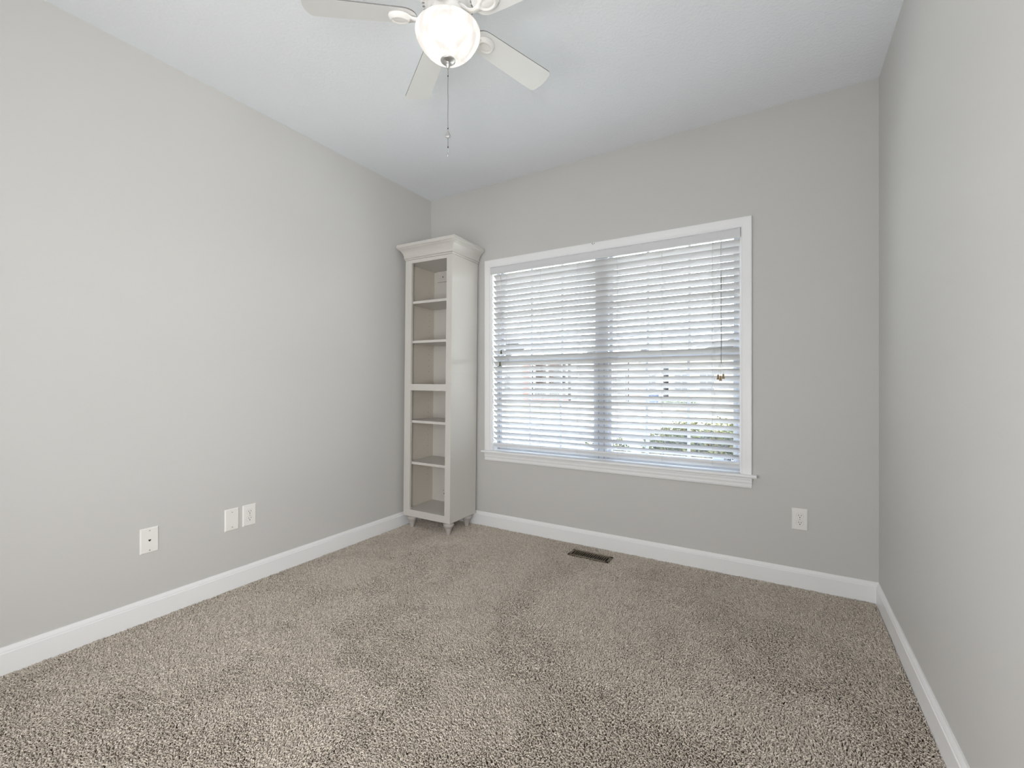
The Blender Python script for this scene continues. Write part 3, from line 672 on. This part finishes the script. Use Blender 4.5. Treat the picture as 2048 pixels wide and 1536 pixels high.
# houses across the street (facade plane y = 27)
def house_root(label, x, y): return thing('house', label, 'house', (x, y, GZ), group='houses across the street')
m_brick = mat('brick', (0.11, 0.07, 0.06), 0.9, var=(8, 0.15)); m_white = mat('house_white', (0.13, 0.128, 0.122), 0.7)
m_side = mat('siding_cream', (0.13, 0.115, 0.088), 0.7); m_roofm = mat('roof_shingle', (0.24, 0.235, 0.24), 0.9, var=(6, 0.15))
m_gl = mat('far_glass', (0.02, 0.022, 0.026), 0.15); m_tan = mat('house_tan', (0.11, 0.082, 0.072), 0.8, var=(5, 0.08)); m_grey = mat('house_grey', (0.14, 0.14, 0.14), 0.8)
def gable(x0, x1, y0, y1, z0, rise, ov=0.04, th=0.2):
    xm = (x0 + x1) / 2; s_ = rise / (xm - x0)
    P = [(x0 - ov, z0 - ov * s_), (xm, z0 + rise), (x1 + ov, z0 - ov * s_), (x1 + ov, z0 - ov * s_ + th), (xm, z0 + rise + th), (x0 - ov, z0 - ov * s_ + th)]
    return MB().prism(P, 1, y0 - ov, y1 + ov)
def window_at(par, x, z, w_, h_, y=-0.03):
    f = MB().box(x - w_ / 2 - .08, x + w_ / 2 + .08, y - 0.04, y + 0.02, z - h_ / 2 - .08, z + h_ / 2 + .08).build('window', m_white, par)
    g = MB().box(x - w_ / 2, x - 0.03, y - 0.06, y - 0.03, z - h_ / 2, z - 0.03).box(x + 0.03, x + w_ / 2, y - 0.06, y - 0.03, z - h_ / 2, z - 0.03).box(x - w_ / 2, x - 0.03, y - 0.06, y - 0.03, z + 0.03, z + h_ / 2).box(x + 0.03, x + w_ / 2, y - 0.06, y - 0.03, z + 0.03, z + h_ / 2).build('pane', m_gl); g.parent = f
# brick porch house, far left
m_door = mat('door_tan', (0.13, 0.10, 0.08), 0.6)
h1 = house_root('brick and white house with a railed front porch across the street', -15.5, 27)
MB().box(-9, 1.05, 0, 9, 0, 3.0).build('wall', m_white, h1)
MB().box(1.05, 1.8, -0.05, 9, 0, 3.0).build('brick_column', m_brick, h1)
MB().box(1.8, 4.85, 1.6, 9, 0, 3.0).build('porch_wall', m_tan, h1)
MB().box(1.8, 4.85, -0.1, 1.6, 0, 0.30).build('porch_floor', m_brick, h1)
for x in (2.0, 3.1, 4.72): MB().box(x - 0.08, x + 0.08, 0, 0.16, 0.3, 2.9).build('porch_post', m_white, h1)
mb = MB().box(2.1, 4.7, 0.03, 0.09, 1.12, 1.20).box(2.1, 4.7, 0.03, 0.09, 0.40, 0.46)
for k in range(20): mb.box(2.15 + 0.128 * k, 2.21 + 0.128 * k, 0.04, 0.08, 0.46, 1.12)
mb.build('railing', m_white, h1)
MB().box(1.95, 2.6, 1.50, 1.6, 0.3, 2.4).build('front_door', m_door, h1)
window_at(h1, 3.45, 1.75, 0.9, 1.3, 1.58); window_at(h1, 4.4, 1.75, 0.55, 1.3, 1.58); window_at(h1, -0.5, 1.6, 0.8, 1.3); window_at(h1, -4.5, 1.6, 1.0, 1.4)
gable(-9, 4.85, -0.1, 9, 3.0, 2.6).build('roof', m_roofm, h1)
# double garage house behind the wide post
h2 = house_root('house with white panelled garage doors, behind the wide window post', -8.35, 27)
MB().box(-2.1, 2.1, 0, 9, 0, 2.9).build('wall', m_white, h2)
for gx in (-0.95, 1.05):
    g_ = MB().box(gx - 0.9, gx + 0.9, -0.06, 0.02, 0, 2.1).build('garage_door', m_white, h2)
    for k in range(6):
        o = MB().box(gx - 0.80 + k * 0.27, gx - 0.80 + k * 0.27 + 0.15, -0.08, -0.05, 1.36, 1.50).build('garage_pane', m_gl); o.parent = g_
gable(-2.1, 2.1, 0, 9, 2.9, 1.3).build('roof', m_roofm, h2)
# tan brick and cream houses to the right
h3 = house_root('narrow tan brick and grey house across the street, right of the wide window post', -5.0, 27)
MB().box(-1.1, -0.5, -0.3, 8, 0, 3.0).build('brick_wall', m_tan, h3); MB().box(-0.5, 1.05, 0, 8, 0, 3.0).build('wall', m_grey, h3)
window_at(h3, 0.3, 1.75, 0.6, 1.1)
gable(-1.1, 1.05, -0.3, 8, 3.0, 0.9).build('roof', m_roofm, h3)
h4 = house_root('long cream sided house across the street behind the right panes', 1.6, 27)
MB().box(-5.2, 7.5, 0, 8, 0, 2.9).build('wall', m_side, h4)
for x, w_ in ((-4.4, 0.8), (-2.9, 0.8), (-0.6, 1.0), (4.2, 1.4)): window_at(h4, x, 1.6, w_, 1.2)
MB().box(2.0, 2.9, -0.06, 0.02, 0.1, 2.2).build('front_door', m_door, h4)
gable(-5.2, 7.5, 0, 8, 2.9, 2.2).build('roof', m_roofm, h4)
bn = thing('trash_bin', 'small blue bin in front of the grey house across the street', 'bin', (-4.35, 26.2, GZ))
MB().add([(-.20, -.24, .06), (.20, -.24, .06), (.20, .24, .06), (-.20, .24, .06), (-.26, -.30, .78), (.26, -.30, .78), (.26, .30, .78), (-.26, .30, .78)],
         [(0, 3, 2, 1), (0, 1, 5, 4), (1, 2, 6, 5), (2, 3, 7, 6), (3, 0, 4, 7), (4, 5, 6, 7)]).build('bin_body', mat('bin_blue', (0.010, 0.022, 0.06), 0.5), bn)
MB().box(-.28, .28, -.33, .33, .78, .84).build('lid', bpy.data.materials['bin_blue'], bn)
for sx_ in (-.20, .20): MB().lathe([(0.09, -0.03), (0.09, 0.03)], 16, T=Matrix.Translation((sx_, .24, .09)) @ Matrix.Rotation(R(90), 4, 'Y')).build('wheel', M['dark'], bn)
shrub('mulch_shrub', 'dark low rounded shrub in the mulch bed right of the blue bin', -2.6, 25.2, 1.1, 0.6, 0.42, 900, 9, lm2, 0.14)
